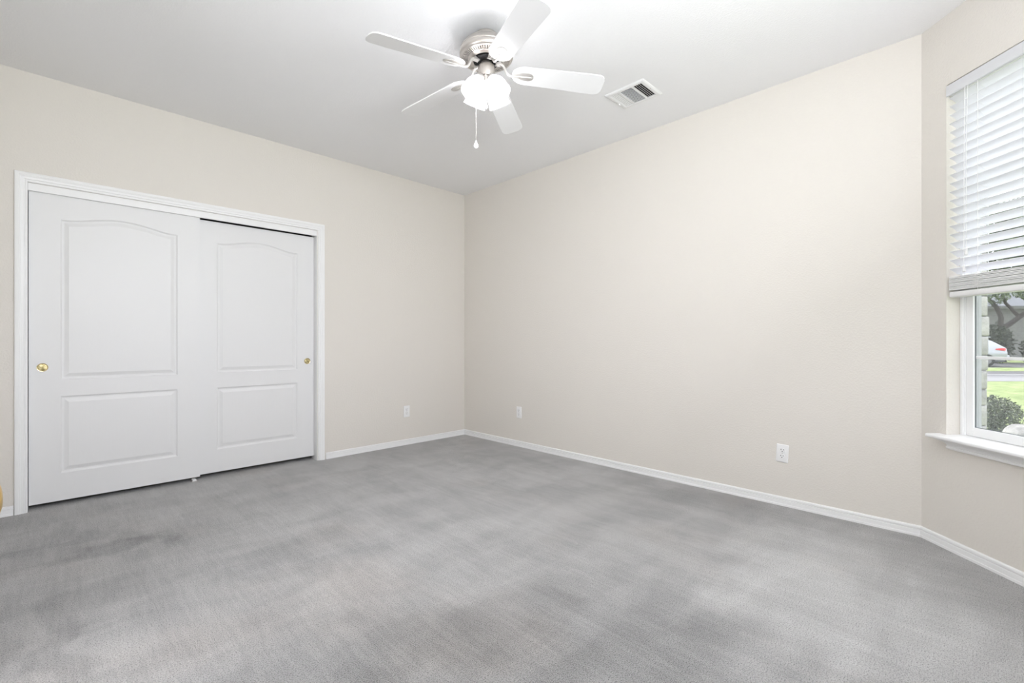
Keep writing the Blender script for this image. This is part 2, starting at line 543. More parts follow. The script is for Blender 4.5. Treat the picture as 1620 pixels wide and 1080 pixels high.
# baseboards
BP = [(.0145, -.004), (.0145, .011), (.0135, .0125), (.0118, .0135), (.0118, .0355), (.0110, .0375), (.0030, .0385), (.0030, .0420),
      (.0095, .0435), (.0088, .0510), (.0060, .0555), (.0020, .0575), (0, .0575), (0, -.004)]
def baseboard(name, pts, ends=None):
    """pts: wall line, room on the left-hand side of travel; profile swept with mitres"""
    P = [Vector((p[0], p[1])) for p in pts]
    n = len(P); dirs = [(P[i + 1] - P[i]).normalized() for i in range(n - 1)]
    nor = [Vector((-d.y, d.x)) for d in dirs]
    rings = []
    for i in range(n):
        ring = []
        for v, z in BP:
            if i == 0: q = P[0] + nor[0] * v
            elif i == n - 1: q = P[-1] + nor[-1] * v
            else:
                m_ = (nor[i - 1] + nor[i]).normalized()
                q = P[i] + m_ * (v / m_.dot(nor[i]))
            if i == 0 and ends: q = q + dirs[0] * v * ends[0]
            if i == n - 1 and ends: q = q - dirs[-1] * v * ends[1]
            ring.append((q.x, q.y, z))
        rings.append(ring)
    bm = NB(); loft(bm, rings)
    return tag(obj(name, bm, 'trim'), kind='structure')
CW = .058
baseboard('baseboard_left', [(0, 0), (OX1 + .006 + CW + .012, 0)], (1, 0))
baseboard('baseboard_closet', [(OX0 - CW - .001, 0), (XW, 0)], (0, 1))
baseboard('baseboard_right', [(0, -L2), (0, 0)], (T45, 1))
baseboard('baseboard_bay', [tuple(C3[:2]), tuple(C2[:2])], (T45, T45))
baseboard('baseboard_front', [(XW, YF), tuple(C3[:2])], (1, T45))
baseboard('baseboard_entry', [(XW, DY0 - .07), (XW, YF)], (0, 1))
baseboard('baseboard_hinge', [(XW, 0), (XW, DY1 + .07)], (1, 0))

# casing around the closet: stepped colonial profile (u outward from the opening, v off the wall)
CP = [(0, .0), (0, .0085), (.003, .0105), (.010, .0105), (.0125, .0085), (.0145, .0085), (.017, .0125), (.030, .0140), (.034, .0165),
      (.037, .0165), (.040, .0185), (.052, .0185), (.0565, .0165), (.058, .0130), (.058, 0)]
def casing(name, M4, x0, x1, zt, w0=-.005):
    bm = NB(); rings = []
    for k in range(4):
        ring = []
        for u, v in CP:
            x = (x0 - u) if k < 2 else (x1 + u)
            z = w0 if k in (0, 3) else zt + u
            ring.append(M4 @ Vector((x, -v, z)))
        rings.append(ring)
    loft(bm, rings)
    return bm
I4 = Matrix()
tag(obj('trim_1', casing('trim_1', I4, OX0 + .001, OX1 + .004, OZ + .001), 'trim', smooth=True, auto=25), kind='structure')
# entry doorway casing
ME = Matrix(((0, -1, 0, XW), (1, 0, 0, 0), (0, 0, 1, 0), (0, 0, 0, 1)))
ME = Matrix(((0, -1, 0, XW), (1, 0, 0, 0), (0, 0, 1, 0), (0, 0, 0, 1)))
tag(obj('trim_2', casing('trim_2', ME, DY0, DY1, 2.05), 'trim', smooth=True, auto=25), kind='structure')

# closet jambs, header fascia and track
bm = NB()
box(bm, (OX0 - .004, .001, 0), (OX0 + .001, WT, OZ))
box(bm, (OX1 - .004, .001, 0), (OX1 + .004, WT, OZ))
box(bm, (OX0 + .001, .004, 2.007), (OX1 - .004, .020, OZ), .0015, 1)
box(bm, (OX0 + .001, .020, 2.035), (OX1 - .004, WT, OZ))
tag(obj('trim_3', bm, 'trim'), kind='structure')

# ------------------------------------------------------------------ moulded sliding doors
def panel_contour(x0, x1, z0, zs, rise, d, n=40):
    pts = [(x0 + d, z0 + d), (x1 - d, z0 + d)]
    xa, xb = x0 + d, x1 - d
    if rise == 0:
        pts += [(xb, zs - d), (xa, zs - d)]
        return pts
    for i in range(n + 1):
        t = i / n
        x = xb + (xa - xb) * t
        tt = (x - x0) / (x1 - x0)
        tt = min(max((tt - .04) / .92, 0), 1)
        g = (1 - math.cos(2 * PI * tt)) / 2
        g = g ** .8
        pts.append((x, zs + rise * g - d))
    return pts

def moulded_door(w, h, panels, thick=.034):
    """front face at y=0 facing -y, x 0..w, z 0..h"""
    bm = NB()
    outer = [bm.verts.new((x, 0, z)) for x, z in ((0, 0), (w, 0), (w, h), (0, h))]
    edges = [bm.edges.new((outer[i], outer[(i + 1) % 4])) for i in range(4)]
    prof = [(0, 0), (.004, .0025), (.009, .0075), (.013, .0085), (.017, .0085), (.022, .0070), (.036, .0022), (.0395, .0012), (.041, .0006)]
    for pn in panels:
        rings = []
        for d, y in prof:
            rings.append([bm.verts.new((x, y, z)) for x, z in panel_contour(*pn, d)])
        n = len(rings[0])
        for i in range(n):
            edges.append(bm.edges.get((rings[0][i], rings[0][(i + 1) % n])) or bm.edges.new((rings[0][i], rings[0][(i + 1) % n])))
        for a, c in zip(rings, rings[1:]):
            for i in range(n):
                k = (i + 1) % n
                bm.faces.new((a[i], a[k], c[k], c[i]))
        bm.faces.new(rings[-1])
    bmesh.ops.triangle_fill(bm, use_beauty=True, use_dissolve=False, edges=edges)
    back = [bm.verts.new((v.co.x, thick, v.co.z)) for v in outer]
    bm.faces.new(back)
    for i in range(4):
        k = (i + 1) % 4
        bm.faces.new((outer[i], outer[k], back[k], back[i]))
    return bm

def flush_pull(parent, x, z, r=.027):
    bm = NB()
    Mx = Matrix.Translation((x, 0, z)) @ Matrix.Rotation(PI / 2, 4, 'X')
    lathe(bm, [(r * .80, -.002), (r * .80, .0005), (r * .86, .0022), (r * .95, .0024), (r, .0008), (r, -.001)], 40, Mx)
    p = obj('door_pull', bm, 'brass', parent, True, 50)
    p['label'] = 'round brass flush pull'
    bm = NB()
    lathe(bm, [(.0001, .0012), (r * .3, .0013), (r * .55, .0008), (r * .80, .0000)], 40, Mx)
    obj('pull_cup', bm, 'antique', p, True)
    return p

dl = obj('door_1', moulded_door(.908, 1.985, [(.142, .768, .782, 1.822, .045), (.142, .768, .177, .676, 0)]), 'door', smooth=True, auto=18)
dl.location = (-3.473, .023, .033)
tag(dl, 'white arched two-panel sliding closet door on the left, in front of the other door', 'door', kind='structure')
flush_pull(dl, .061, .865)
dr = obj('door_2', moulded_door(.908, 1.967, [(.151, .765, .782, 1.803, .045), (.151, .765, .177, .664, 0)]), 'door', smooth=True, auto=18)
dr.location = (-2.597, .062, .036)
tag(dr, 'white arched two-panel sliding closet door on the right, set further back', 'door', kind='structure')
flush_pull(dr, .850, .853)

# plastic floor guide under the overlap of the sliding doors
g = empty('door_guide', (-2.600, .030, 0))
tag(g, 'small worn floor guide under the closet doors where they overlap', 'door guide')
bm = NB(); box(bm, (-.020, -.008, 0), (.020, .040, .005), .002); obj('base_plate', bm, 'nickel_light', g)
for y0 in (-.007, .029):
    bm = NB(); box(bm, (-.012, y0, .005), (.012, y0 + .006, .018), .002); obj('guide_fin', bm, 'plastic', g)

# entry door, swung open against the entry wall
hinge = Vector((XW + .020, DY0 - .01, 0)); tip = Vector((-3.492, -3.575, 0))
ang = math.atan2(tip.y - hinge.y, tip.x - hinge.x)
ed = obj('door_3', moulded_door(.765, 2.02, [(.12, .645, .80, 1.84, .045), (.12, .645, .2, .69, 0)]), 'door', smooth=True, auto=18)
ed.location = hinge + Vector((0, 0, .015)); ed.rotation_euler = (0, 0, ang)
tag(ed, 'white entry door swung open against the wall, only its brass knob in view', 'door', kind='structure')
bm = NB()
for sgn, y0 in ((1, 0), (-1, .034)):
    Mk = Matrix.Translation((.700, y0, .889)) @ Matrix.Rotation(PI / 2 * sgn, 4, 'X')
    lathe(bm, [(.0001, .0), (.032, .0), (.032, .004), (.026, .008), (.012, .010), (.011, .030), (.020, .036), (.027, .046), (.0275, .054), (.023, .0635), (.012, .0675), (.0001, .0685)], 40, Mk)
k = obj('door_knob', bm, 'gold', ed, True, 50); k['label'] = 'round brass door knob'
bm = NB()
for z in (.2, 1.0, 1.8):
    tube(bm, [(-.006, .004, z), (-.006, .004, z + .09)], .006, 10)
obj('hinge', bm, 'brass', ed, True, 50)

# ------------------------------------------------------------------ bay window
win = empty('window_1', bp((WT0 + WT1) / 2, .09, WZ0))
tag(win, 'white single-hung window with muntins in the bay wall', 'window', kind='structure')
winv = win.matrix_world
def wobj(name, bm, m, parent=None, **kw):
    """geometry given in (t,o,z); parented to the window empty without moving it"""
    for v in bm.verts: v.co = (BAYM @ v.co) - Vector(win.location)
    return obj(name, bm, m, parent or win, **kw)
def frame_rect(bm, t0, t1, z0, z1, wl, wr, wb, wt_, o0, o1, bev=.002):
    box(bm, (t0, o0, z0), (t0 + wl, o1, z1), bev, 1)
    box(bm, (t1 - wr, o0, z0), (t1, o1, z1), bev, 1)
    if wb: box(bm, (t0 + wl - .001, o0, z0), (t1 - wr + .001, o1, z0 + wb), bev, 1)
    box(bm, (t0 + wl - .001, o0, z1 - wt_), (t1 - wr + .001, o1, z1), bev, 1)
SZ = .586
bm = NB()
frame_rect(bm, WT0, WT1, SZ - .001, WZ1, .016, .016, 0, .016, .068, .121)
frame_rect(bm, WT0 + .012, WT1 - .012, SZ - .001, WZ1 - .01, .009, .009, 0, .009, .076, .121)
box(bm, (WT0, .084, SZ - .019), (WT1, .121, SZ + .016))
wobj('window_frame', bm, 'vinyl')
bm = NB()
frame_rect(bm, WT0, WT1, SZ - .02, WZ1, .024, .024, .030, .03, .122, .158)
wobj('outer_frame', bm, 'outer')
GT0, GT1, GZ0, GZM = .203, .933, .631, 1.345
bm = NB()
frame_rect(bm, .166, .970, .587, 1.375, .037, .037, .044, .03, .080, .100)
sash = wobj('lower_sash', bm, 'vinyl')
bm = NB()
frame_rect(bm, GT0 - .001, GT1 + .001, GZ0 - .001, GZM + .001, .003, .003, .003, .003, .090, .0955, 0)
wobj('gasket', bm, 'gasket', sash)
bm = NB()
box(bm, (GT0, .093, .975), (GT1, .101, .990), .002, 1)
mw = (GT1 - GT0) / 3
for i in (1, 2):
    box(bm, (GT0 + i * mw - .0075, .0925, GZ0), (GT0 + i * mw + .0075, .1005, GZM), .002, 1)
wobj('muntin', bm, 'vinyl', sash)
bm = NB(); box(bm, (GT0 - .002, .0955, GZ0 - .002), (GT1 + .002, .0985, GZM + .002))
wobj('pane', bm, 'glass', sash)
bm = NB()
frame_rect(bm, .166, .970, 1.348, 2.362, .030, .030, .027, .03, .109, .1215)
us = wobj('upper_sash', bm, 'vinyl')
bm = NB(); box(bm, (.195, .1135, 1.374), (.941, .1165, 2.333))
wobj('pane', bm, 'glass', us)
bm = NB()
box(bm, (.195, .110, 1.83), (.941, .1185, 1.845), .002, 1)
for i in (1, 2):
    x = .195 + i * (.941 - .195) / 3
    box(bm, (x - .0075, .1095, 1.374), (x + .0075, .118, 2.323), .002, 1)
wobj('muntin', bm, 'vinyl', us)
bm = NB(); box(bm, (WT0 + .024, .1385, SZ + .01), (WT1 - .024, .1395, 1.38))
wobj('insect_screen', bm, 'screen')

# stool (inner sill board) and apron, one part of the window
bm = NB()
nose = []
SP = [(.068, 0.5665), (.068, .5850), (-.064, .5850), (-.070, .5840), (-.0735, .5805), (-.0745, .5760), (-.0735, .5715), (-.070, .5680), (-.064, .5668), (-.001, .5665)]
st0, st1 = .106, 1.030
# the board: horns in front of the wall, tongue inside the opening
def stool_ring(t, front):
    if front: prof = [(-.001, .5665), (-.001, .5850)] + SP[2:9]
    else: prof = [(.0835, .5665), (.0835, .5855), (-.001, .5850), (-.001, .5665)]
    return [(t, o, z) for o, z in prof]
loft(bm, [stool_ring(st0, True), stool_ring(st1, True)])
loft(bm, [stool_ring(WT0 + .0005, False), stool_ring(WT1 - .0005, False)])
wobj('window_sill', bm, 'trim', smooth=True, auto=30)
bm = NB()
AP = [(-.001, .5660), (-.052, .5660), (-.052, .5635), (-.046, .5590), (-.036, .5545), (-.027, .5490), (-.021, .5425), (-.018, .5350), (-.018, .5330),
      (-.021, .5320), (-.0215, .5240), (-.019, .5180), (-.012, .5155), (-.001, .5155)]
a0, a1 = .165, .971
rings = [[(a0 + (o + .0215) * 1.0, o, z) for o, z in AP], [(a1 - (o + .0215) * 1.0, o, z) for o, z in AP]]
loft(bm, rings)
wobj('apron', bm, 'trim', smooth=True, auto=25)

# ------------------------------------------------------------------ blind
bl = empty('window_blind', bp((WT0 + WT1) / 2, .03, 2.363))
tag(bl, 'white slatted blind half raised in the bay window', 'blind')
def bobj(name, bm, m, parent=None, **kw):
    for v in bm.verts: v.co = (BAYM @ v.co) - Vector(bl.location)
    return obj(name, bm, m, parent or bl, **kw)
B0, B1 = WT0 + .004, WT1 - .004
bm = NB()
box(bm, (B0 + .002, .012, 2.318), (B1 - .002, .058, 2.362), .002, 1)
bobj('headrail', bm, 'rail')
bm = NB()
box(bm, (B0 - .001, -.006, 2.317), (B1 + .001, .006, 2.3705), .003, 2)
bobj('valance', bm, 'slat')
def slat(bm, t0, t1, oc, zc, tilt, w=.050, th=.0028, crown=.0022):
    n = 6; up = []; dn = []
    ca, sa = math.cos(tilt), math.sin(tilt)
    for i in range(n + 1):
        q = (i / n - .5)
        h = crown * (1 - 4 * q * q)
        for lst, off in ((up, th / 2), (dn, -th / 2)):
            a, b_ = q * w, h + off
            lst.append((oc + a * ca + b_ * sa, zc - a * sa + b_ * ca))
    ring = up + dn[::-1]
    loft(bm, [[(t0, o, z) for o, z in ring], [(t1, o, z) for o, z in ring]])
bm = NB()
zs = 2.294; pitch = .0437; zl = []
while zs > 1.402:
    slat(bm, B0 + .003, B1 - .003, .030, zs, math.radians(33.5))
    zl.append(zs); zs -= pitch
o_ = bobj('slat_panel', bm, 'slat', smooth=True, auto=40)
bm = NB()
zz = 1.388
for i in range(11):
    slat(bm, B0 + .003 + .0006 * (i % 3), B1 - .003, .030 + .0008 * (i % 2), zz, math.radians(3 + 1.2 * math.sin(i * 2.1)), th=.0046, crown=.0012)
    zz -= .0064
bobj('slat_stack', bm, 'rail', smooth=True, auto=40)
bm = NB()
box(bm, (B0 + .004, .004, 1.287), (B1 - .004, .056, 1.316), .007, 3)
bobj('bottom_rail', bm, 'rail', smooth=True, auto=40)
# ladders and cords
for tt in (.302, .568, .834):
    bm = NB()
    for oo in (.0045, .0555):
        tube(bm, [(tt, oo, 2.32), (tt, oo, 1.30)], .0011, 6)
    for z in zl:
        tube(bm, [(tt, .0055, z + .010), (tt, .0545, z - .018)], .0006, 5)
    bobj('ladder_cord', bm, 'cord')
    bm = NB()
    for i in range(9):          # loops of slack ladder bunched at the stack
        z = 1.388 - i * .0075
        pts = [(tt + .016 * math.cos(a) + .006 * math.sin(i * 2.3), .003 - .006 * abs(math.sin(a)) - .001 * (i % 3), z + .006 * math.sin(a)) for a in [k_ * PI / 4 for k_ in range(9)]]
        tube(bm, pts, .0010, 5)
    bobj('slack_loop', bm, 'cord')
for tt, zb in ((.247, 1.435), (.262, 1.515)):
    bm = NB()
    tube(bm, [(.250 + (tt - .25), -.004, 2.318), (.252 + (tt - .25) * .7, -.010, 2.0), (.254 + (tt - .25) * .8, -.012, zb)], .0012, 6)
    c = bobj('pull_cord', bm, 'cord')
    bm = NB()
    Mt = Matrix.Translation((.254 + (tt - .25) * .8, -.012, zb))
    lathe(bm, [(.0005, .006), (.003, .005), (.0042, -.004), (.0068, -.024), (.0072, -.030), (.0005, -.032)], 14, Mt)
    bobj('tassel', bm, 'plastic', c, smooth=True)

# ------------------------------------------------------------------ added front window (unseen, behind the camera)
w2 = empty('added_window_2', ((FX0 + FX1) / 2, YF - .1, .59))
tag(w2, 'added wide white window behind the viewpoint, unseen, letting in fill light', 'window', kind='structure')
bm = NB()
def fb(lo, hi): box(bm, Vector(lo) - Vector(w2.location), Vector(hi) - Vector(w2.location), .003, 1)
fb((FX0, YF - .11, .59), (FX0 + .05, YF - .07, 2.378)); fb((FX1 - .05, YF - .11, .59), (FX1, YF - .07, 2.378))
fb((FX0, YF - .11, .59), (FX1, YF - .07, .64)); fb((FX0, YF - .11, 2.33), (FX1, YF - .07, 2.378))
fb((-2.48, YF - .11, .59), (-2.42, YF - .07, 2.378)); fb((FX0, YF - .11, 1.46), (FX1, YF - .075, 1.50))
obj('window_frame', bm, 'vinyl', w2)
for x0, x1 in ((FX0 + .05, -2.48), (-2.42, FX1 - .05)):
    bm = NB(); fb((x0, YF - .093, .64), (x1, YF - .089, 2.33)); obj('pane', bm, 'glass', w2)

# ------------------------------------------------------------------ outlets
def outlet(loc, rz, label, roll=0.0):
    e = empty('wall_outlet', loc, rz)
    e.rotation_euler = (0, roll, rz)
    tag(e, label, 'outlet', 'white wall outlets')
    bm = NB()
    vv = box(bm, (-.0355, -.0055, -.058), (.0355, .0005, .058), .0035, 3)
    obj('cover_plate', bm, 'plastic', e, True, 40)
    for zc in (.0195, -.0195):
        bm = NB()
        ring0 = []; ring1 = []; ring2 = []
        for j in range(32):
            a = 2 * PI * j / 32
            x = .0172 * math.cos(a); z = max(min(.0172 * math.sin(a), .0138), -.0138) + zc
            ring0.append((x, -.005, z)); ring1.append((x, -.0072, z)); ring2.append((x * .94, -.0080, zc + (z - zc) * .94))
        loft(bm, [ring0, ring1, ring2])
        sck = obj('socket', bm, 'plastic', e)
        bm = NB()
        box(bm, (-.0085, -.0083, zc + .001), (-.0055, -.0075, zc + .0095))
        box(bm, (.0055, -.0083, zc + .002), (.0085, -.0075, zc + .0090))
        Ms = Matrix.Translation((0, -.0079, zc - .0065)) @ Matrix.Rotation(PI / 2, 4, 'X')
        lathe(bm, [(.0001, .0004), (.0030, .0004), (.0030, -.0004)], 14, Ms)
        so = obj('slot', bm, 'slot', sck); so['label'] = 'dark socket slots'
    bm = NB()
    lathe(bm, [(.0001, .0022), (.0022, .0018), (.0032, .0002)], 14, Matrix.Translation((0, -.0052, 0)) @ Matrix.Rotation(PI / 2, 4, 'X'))
    obj('screw', bm, 'nickel_light', e, True)
    return e
outlet((-.766, 0, .343), 0, 'white outlet on the left wall between the closet and the room corner')
outlet((0, -.880, .345), -PI / 2, 'white outlet on the right wall closest to the room corner')
outlet((0, -3.270, .338), -PI / 2, 'white outlet low on the right wall near the bay window wall, slightly crooked', math.radians(2.6))

# ------------------------------------------------------------------ ceiling vent
VX0, VX1, VY0, VY1 = -.693, -.440, -2.662, -2.372
ve = empty('ceiling_vent', ((VX0 + VX1) / 2, (VY0 + VY1) / 2, H))
tag(ve, 'white metal ceiling vent with three banks of slats, right of the fan', 'vent')
hx, hy = (VX1 - VX0) / 2, (VY1 - VY0) / 2
bm = NB()
prof = [(0, 0), (0, -.003), (.006, -.008), (.012, -.0105), (.026, -.0105), (.030, -.008), (.030, 0)]
rings = [[(sx * (hx - u), sy * (hy - u), z) for u, z in prof] for sx, sy in ((-1, -1), (1, -1), (1, 1), (-1, 1))]
R_ = [[bm.verts.new(p) for p in r] for r in rings]
for i in range(4):
    for j in range(len(prof) - 1):
        k = (i + 1) % 4
        bm.faces.new((R_[i][j], R_[k][j], R_[k][j + 1], R_[i][j + 1]))
ix, iy = hx - .030, hy - .030
bz = .048                                   # border between banks, along y
yb1, yb2 = -iy + .068, iy - .064
for yb in (yb1, yb2):
    box(bm, (-ix - .002, yb - .006, -.0100), (ix + .002, yb + .006, -.002))
obj('vent_frame', bm, 'grille', ve)
bm = NB(); box(bm, (-ix - .001, -iy - .001, -.0012), (ix + .001, iy + .001, -.0004)); obj('duct_shade_sheet', bm, 'black', ve)  # black sheet stands in for the unlit duct behind the vanes
def vane(bm, p0, p1, w, tilt, axis):
    c = (Vector(p0) + Vector(p1)) / 2; Ln = (Vector(p1) - Vector(p0)).length
    Mx = Matrix.Translation(c) @ Matrix.Rotation(0 if axis == 'x' else PI / 2, 4, 'Z') @ Matrix.Rotation(tilt, 4, 'X')
    box(bm, (-Ln / 2, -w / 2, -.0007), (Ln / 2, w / 2, .0007), M4=Mx)
bm = NB()
n = 4
for i in range(n + 1):
    y = -iy + .004 + (yb1 - .006 + iy - .008) * i / n
    vane(bm, (-ix, y, -.0058), (ix, y, -.0058), .0095, math.radians(47), 'x')
for i in range(n + 1):
    y = yb2 + .010 + (iy - yb2 - .014) * i / n
    vane(bm, (-ix, y, -.0058), (ix, y, -.0058), .0080, math.radians(-35), 'x')
nm = 13
for i in range(nm + 1):
    x = -ix + .004 + (2 * ix - .008) * i / nm
    vane(bm, (x, yb1 + .006, -.0058), (x, yb2 - .006, -.0058), .0080, math.radians(-65), 'y')
obj('vane', bm, 'grille', ve)
bm = NB(); box(bm, (.02, hy - .024, -.020), (.034, hy - .020, -.0100), .001, 1); obj('lever', bm, 'grille', ve)
for sy in (-1, 1):
    bm = NB()
    lathe(bm, [(.0001, -.0130), (.003, -.0125), (.0038, -.0105)], 12, Matrix.Translation((0, sy * (hy - .018), 0)))
    obj('screw', bm, 'nickel', ve)

# ------------------------------------------------------------------ ceiling fan
FC = CAM + FWD * 2.547 + RGT * (-.1402)
fan = empty('ceiling_fan', (FC.x, FC.y, H))
tag(fan, 'white five-blade ceiling fan with nickel motor and lit glass shades', 'ceiling fan')
def Z(z): return z - H
bm = NB()
lathe(bm, [(.0001, 0), (.058, 0), (.061, -.003), (.061, -.016), (.058, -.021), (.050, -.023), (.044, -.0235), (.044, -.036), (.0001, -.036)], 56)
obj('canopy', bm, 'nickel', fan, True, 35)
bm = NB()
mp_ = [(.044, Z(2.7085)), (.062, Z(2.7085)), (.075, Z(2.7065)), (.095, Z(2.701)), (.113, Z(2.692)), (.127, Z(2.680)), (.137, Z(2.666)), (.143, Z(2.653)), (.1445, Z(2.647)),
       (.1435, Z(2.6455)), (.1435, Z(2.6435)), (.146, Z(2.642)), (.1475, Z(2.634)), (.1470, Z(2.626)), (.1445, Z(2.617)), (.140, Z(2.6105)), (.135, Z(2.6075)), (.129, Z(2.6065)), (.127, Z(2.609))]
lathe(bm, mp_, 72)
mo = obj('motor_housing', bm, 'nickel', fan, True, 35)
bm = NB()
lathe(bm, [(.101, Z(2.609)), (.101, Z(2.6030)), (.099, Z(2.6022)), (.080, Z(2.5990)), (.0745, Z(2.5990)), (.073, Z(2.6005)), (.073, Z(2.612))], 72)
# bars of the radial grille, narrow slots between them
NF = 60
for j in range(NF):
    a = 2 * PI * j / NF
    ring = []
    for r_, z0 in ((.0995, 2.6028), (.1285, 2.6066)):
        h = r_ * PI / NF - .0021
        ring.append([(r_, -h, Z(z0)), (r_, h, Z(z0)), (r_, h, Z(z0 + .006)), (r_, -h, Z(z0 + .006))])
    Mz = Matrix.Rotation(a, 4, 'Z')
    loft(bm, [[Mz @ Vector(p) for p in q] for q in ring])
gr = obj('vent_grille', bm, 'nickel', mo)
bm = NB()
lathe(bm, [(.0990, Z(2.6085)), (.1285, Z(2.6120)), (.1285, Z(2.6110)), (.0990, Z(2.6075))], 72)
obj('grille_backing', bm, 'black', mo)
bm = NB()
lathe(bm, [(.0001, Z(2.608)), (.072, Z(2.606)), (.072, Z(2.594)), (.058, Z(2.588)), (.0001, Z(2.588))], 48)
obj('flywheel', bm, 'black', fan, True, 35)

# blades
ZB = 2.542
DROOP = math.radians(3.9)
def blade_outline():
    r0, r1 = .142, .650
    pts = []
    def hw(r):   # half width
        t = (r - r0) / (r1 - r0)
        return .0600 + .0105 * min(t * 1.15, 1)
    rr = .032
    side = []
    for i in range(9):        # rounded, narrowing root
        a = PI / 2 * i / 8
        side.append((r0 + .075 * (1 - math.cos(a)), .012 + (hw(r0 + .075) - .012) * math.sin(a)))
    for i in range(1, 9):
        r = r0 + .075 + (r1 - rr - r0 - .075) * i / 9
        side.append((r, hw(r)))
    w = hw(r1)
    for i in range(9):
        a = PI / 2 * i / 8
        side.append((r1 - rr + rr * math.sin(a) - .004 * 0, w - rr + rr * math.cos(a)))
    side.append((r1 + .004, w * .35))
    return side + [(x, -y) for x, y in side[::-1]]
BO_ = blade_outline()
PITCH = math.radians(12)
def blade_mesh(th=.006):
    bm = NB()
    up = [bm.verts.new((x, y, th / 2)) for x, y in BO_]
    dn = [bm.verts.new((x, y, -th / 2)) for x, y in BO_]
    bm.faces.new(up); bm.faces.new(dn[::-1])
    n = len(up)
    side = []
    for i in range(n):
        bm.faces.new((up[i], up[(i + 1) % n], dn[(i + 1) % n], dn[i]))
    es = [e for e in bm.edges if (e.verts[0] in up and e.verts[1] in up) or (e.verts[0] in dn and e.verts[1] in dn)]
    bmesh.ops.bevel(bm, geom=es, offset=.0018, segments=1, affect='EDGES', clamp_overlap=True)
    return bm
def iron_mesh():
    """blade iron: arm from the flywheel curving down and out, ending in a cupped leaf under the blade (blade frame, pitched by its parent)"""
    bm = NB()
    # leaf plate
    pts = []
    for i in range(24):
        a = 2 * PI * i / 24
        r = .204 + .056 * math.cos(a)
        w = .0255 * math.sin(a) * (1.0 + .45 * math.cos(a))
        pts.append((r, w))
    loft(bm, [[(x, y, -.0032) for x, y in pts], [(x, y, -.0062) for x, y in pts], [(.204 + (x - .204) * .9, y * .86, -.0070) for x, y in pts]])
    # spine along the leaf
    tube(bm, [(.170, 0, -.0075), (.20, 0, -.0085), (.235, 0, -.0075), (.255, 0, -.006)], [.0045, .0035, .0028, .0015], 10)
    return bm
def arm_mesh():
    bm = NB()
    P = [(.060, Z(2.588)), (.080, Z(2.586)), (.093, Z(2.578)), (.101, Z(2.562)), (.108, Z(2.545)), (.119, Z(2.5315)), (.134, Z(2.5245)), (.152, Z(2.5220)), (.175, Z(2.5205))]
    tube(bm, [(r, 0, z) for r, z in P], [.0085, .0085, .0078, .007, .0065, .0062, .006, .006, .004], 14)
    box(bm, (.050, -.013, Z(2.5935)), (.078, .013, Z(2.5830)), .002, 1)
    return bm
b0 = None
for i, deg in enumerate((32.0, 98.5, 169.5, 248.6, 320.5)):
    a = math.radians(deg)
    if b0 is None:
        bl_ = obj('blade', blade_mesh(), 'blade', fan, True, 40)
        ir = obj('blade_iron', iron_mesh(), 'nickel_light', bl_, True, 40)
        ar = obj('bracket_arm', arm_mesh(), 'nickel_light', fan, True, 40)
        b0 = (bl_, ir, ar)
    else:
        bl_ = b0[0].copy(); COL.objects.link(bl_)
        ir = b0[1].copy(); COL.objects.link(ir); ir.parent = bl_
        ar = b0[2].copy(); COL.objects.link(ar)
    Rz = Matrix.Rotation(a, 4, 'Z')
    bl_.matrix_local = Rz @ Matrix.Translation((0, 0, Z(ZB))) @ Matrix.Rotation(DROOP, 4, 'Y') @ Matrix.Rotation(-PITCH, 4, 'X')
    ar.matrix_local = Rz

# light kit
bm = NB()
lathe(bm, [(.030, Z(2.588)), (.034, Z(2.575)), (.043, Z(2.570)), (.045, Z(2.565)), (.045, Z(2.515)), (.041, Z(2.508)), (.030, Z(2.503)), (.026, Z(2.500)),
           (.024, Z(2.486)), (.016, Z(2.478)), (.010, Z(2.472)), (.010, Z(2.458)), (.0135, Z(2.452)), (.012, Z(2.440)), (.006, Z(2.433)), (.0001, Z(2.431))], 48)
obj('switch_housing', bm, 'nickel', fan, True, 35)
back = math.atan2(-FWD.y, -FWD.x)
shade0 = None
TILT = math.radians(29)
for i in range(4):
    az = back + PI / 4 + i * PI / 2
    Rz = Matrix.Rotation(az, 4, 'Z')
    # local frame: z down the shade's own axis
    Ms = Rz @ Matrix.Translation((.045, 0, Z(2.492))) @ Matrix.Rotation(PI - TILT, 4, 'Y')
    if shade0 is None:
        bm = NB()
        lathe(bm, [(.0001, -.004), (.020, -.004), (.026, .000), (.028, .010), (.028, .022), (.0255, .022), (.0255, .004), (.0001, .003)], 32)
        ho = obj('shade_holder', bm, 'nickel_light', fan, True, 35)
        out = [(.0275, .012), (.031, .020), (.040, .034), (.050, .052), (.0565, .072), (.0590, .090), (.0600, .104), (.0625, .116), (.0655, .124)]
        out = [(.0275 + (r - .0275) * .93, .012 + (z - .012) * .96) for r, z in out]
        inn = [(r - .0028, z) for r, z in out[::-1]]
        bm = NB(); lathe(bm, out + inn, 48)
        sh = obj('lamp_shade', bm, 'shade', fan, True, 60)
        bm = NB()
        lathe(bm, [(.0001, .018), (.012, .018), (.012, .040), (.016, .050), (.0225, .066), (.0240, .078), (.0215, .090), (.013, .099), (.0001, .102)], 24)
        bu = obj('bulb', bm, 'bulb', sh, True)
        shade0 = (ho, sh, bu)
    else:
        ho = shade0[0].copy(); COL.objects.link(ho)
        sh = shade0[1].copy(); COL.objects.link(sh)
        bu = shade0[2].copy(); COL.objects.link(bu); bu.parent = sh
    ho.matrix_local = Ms; sh.matrix_local = Ms

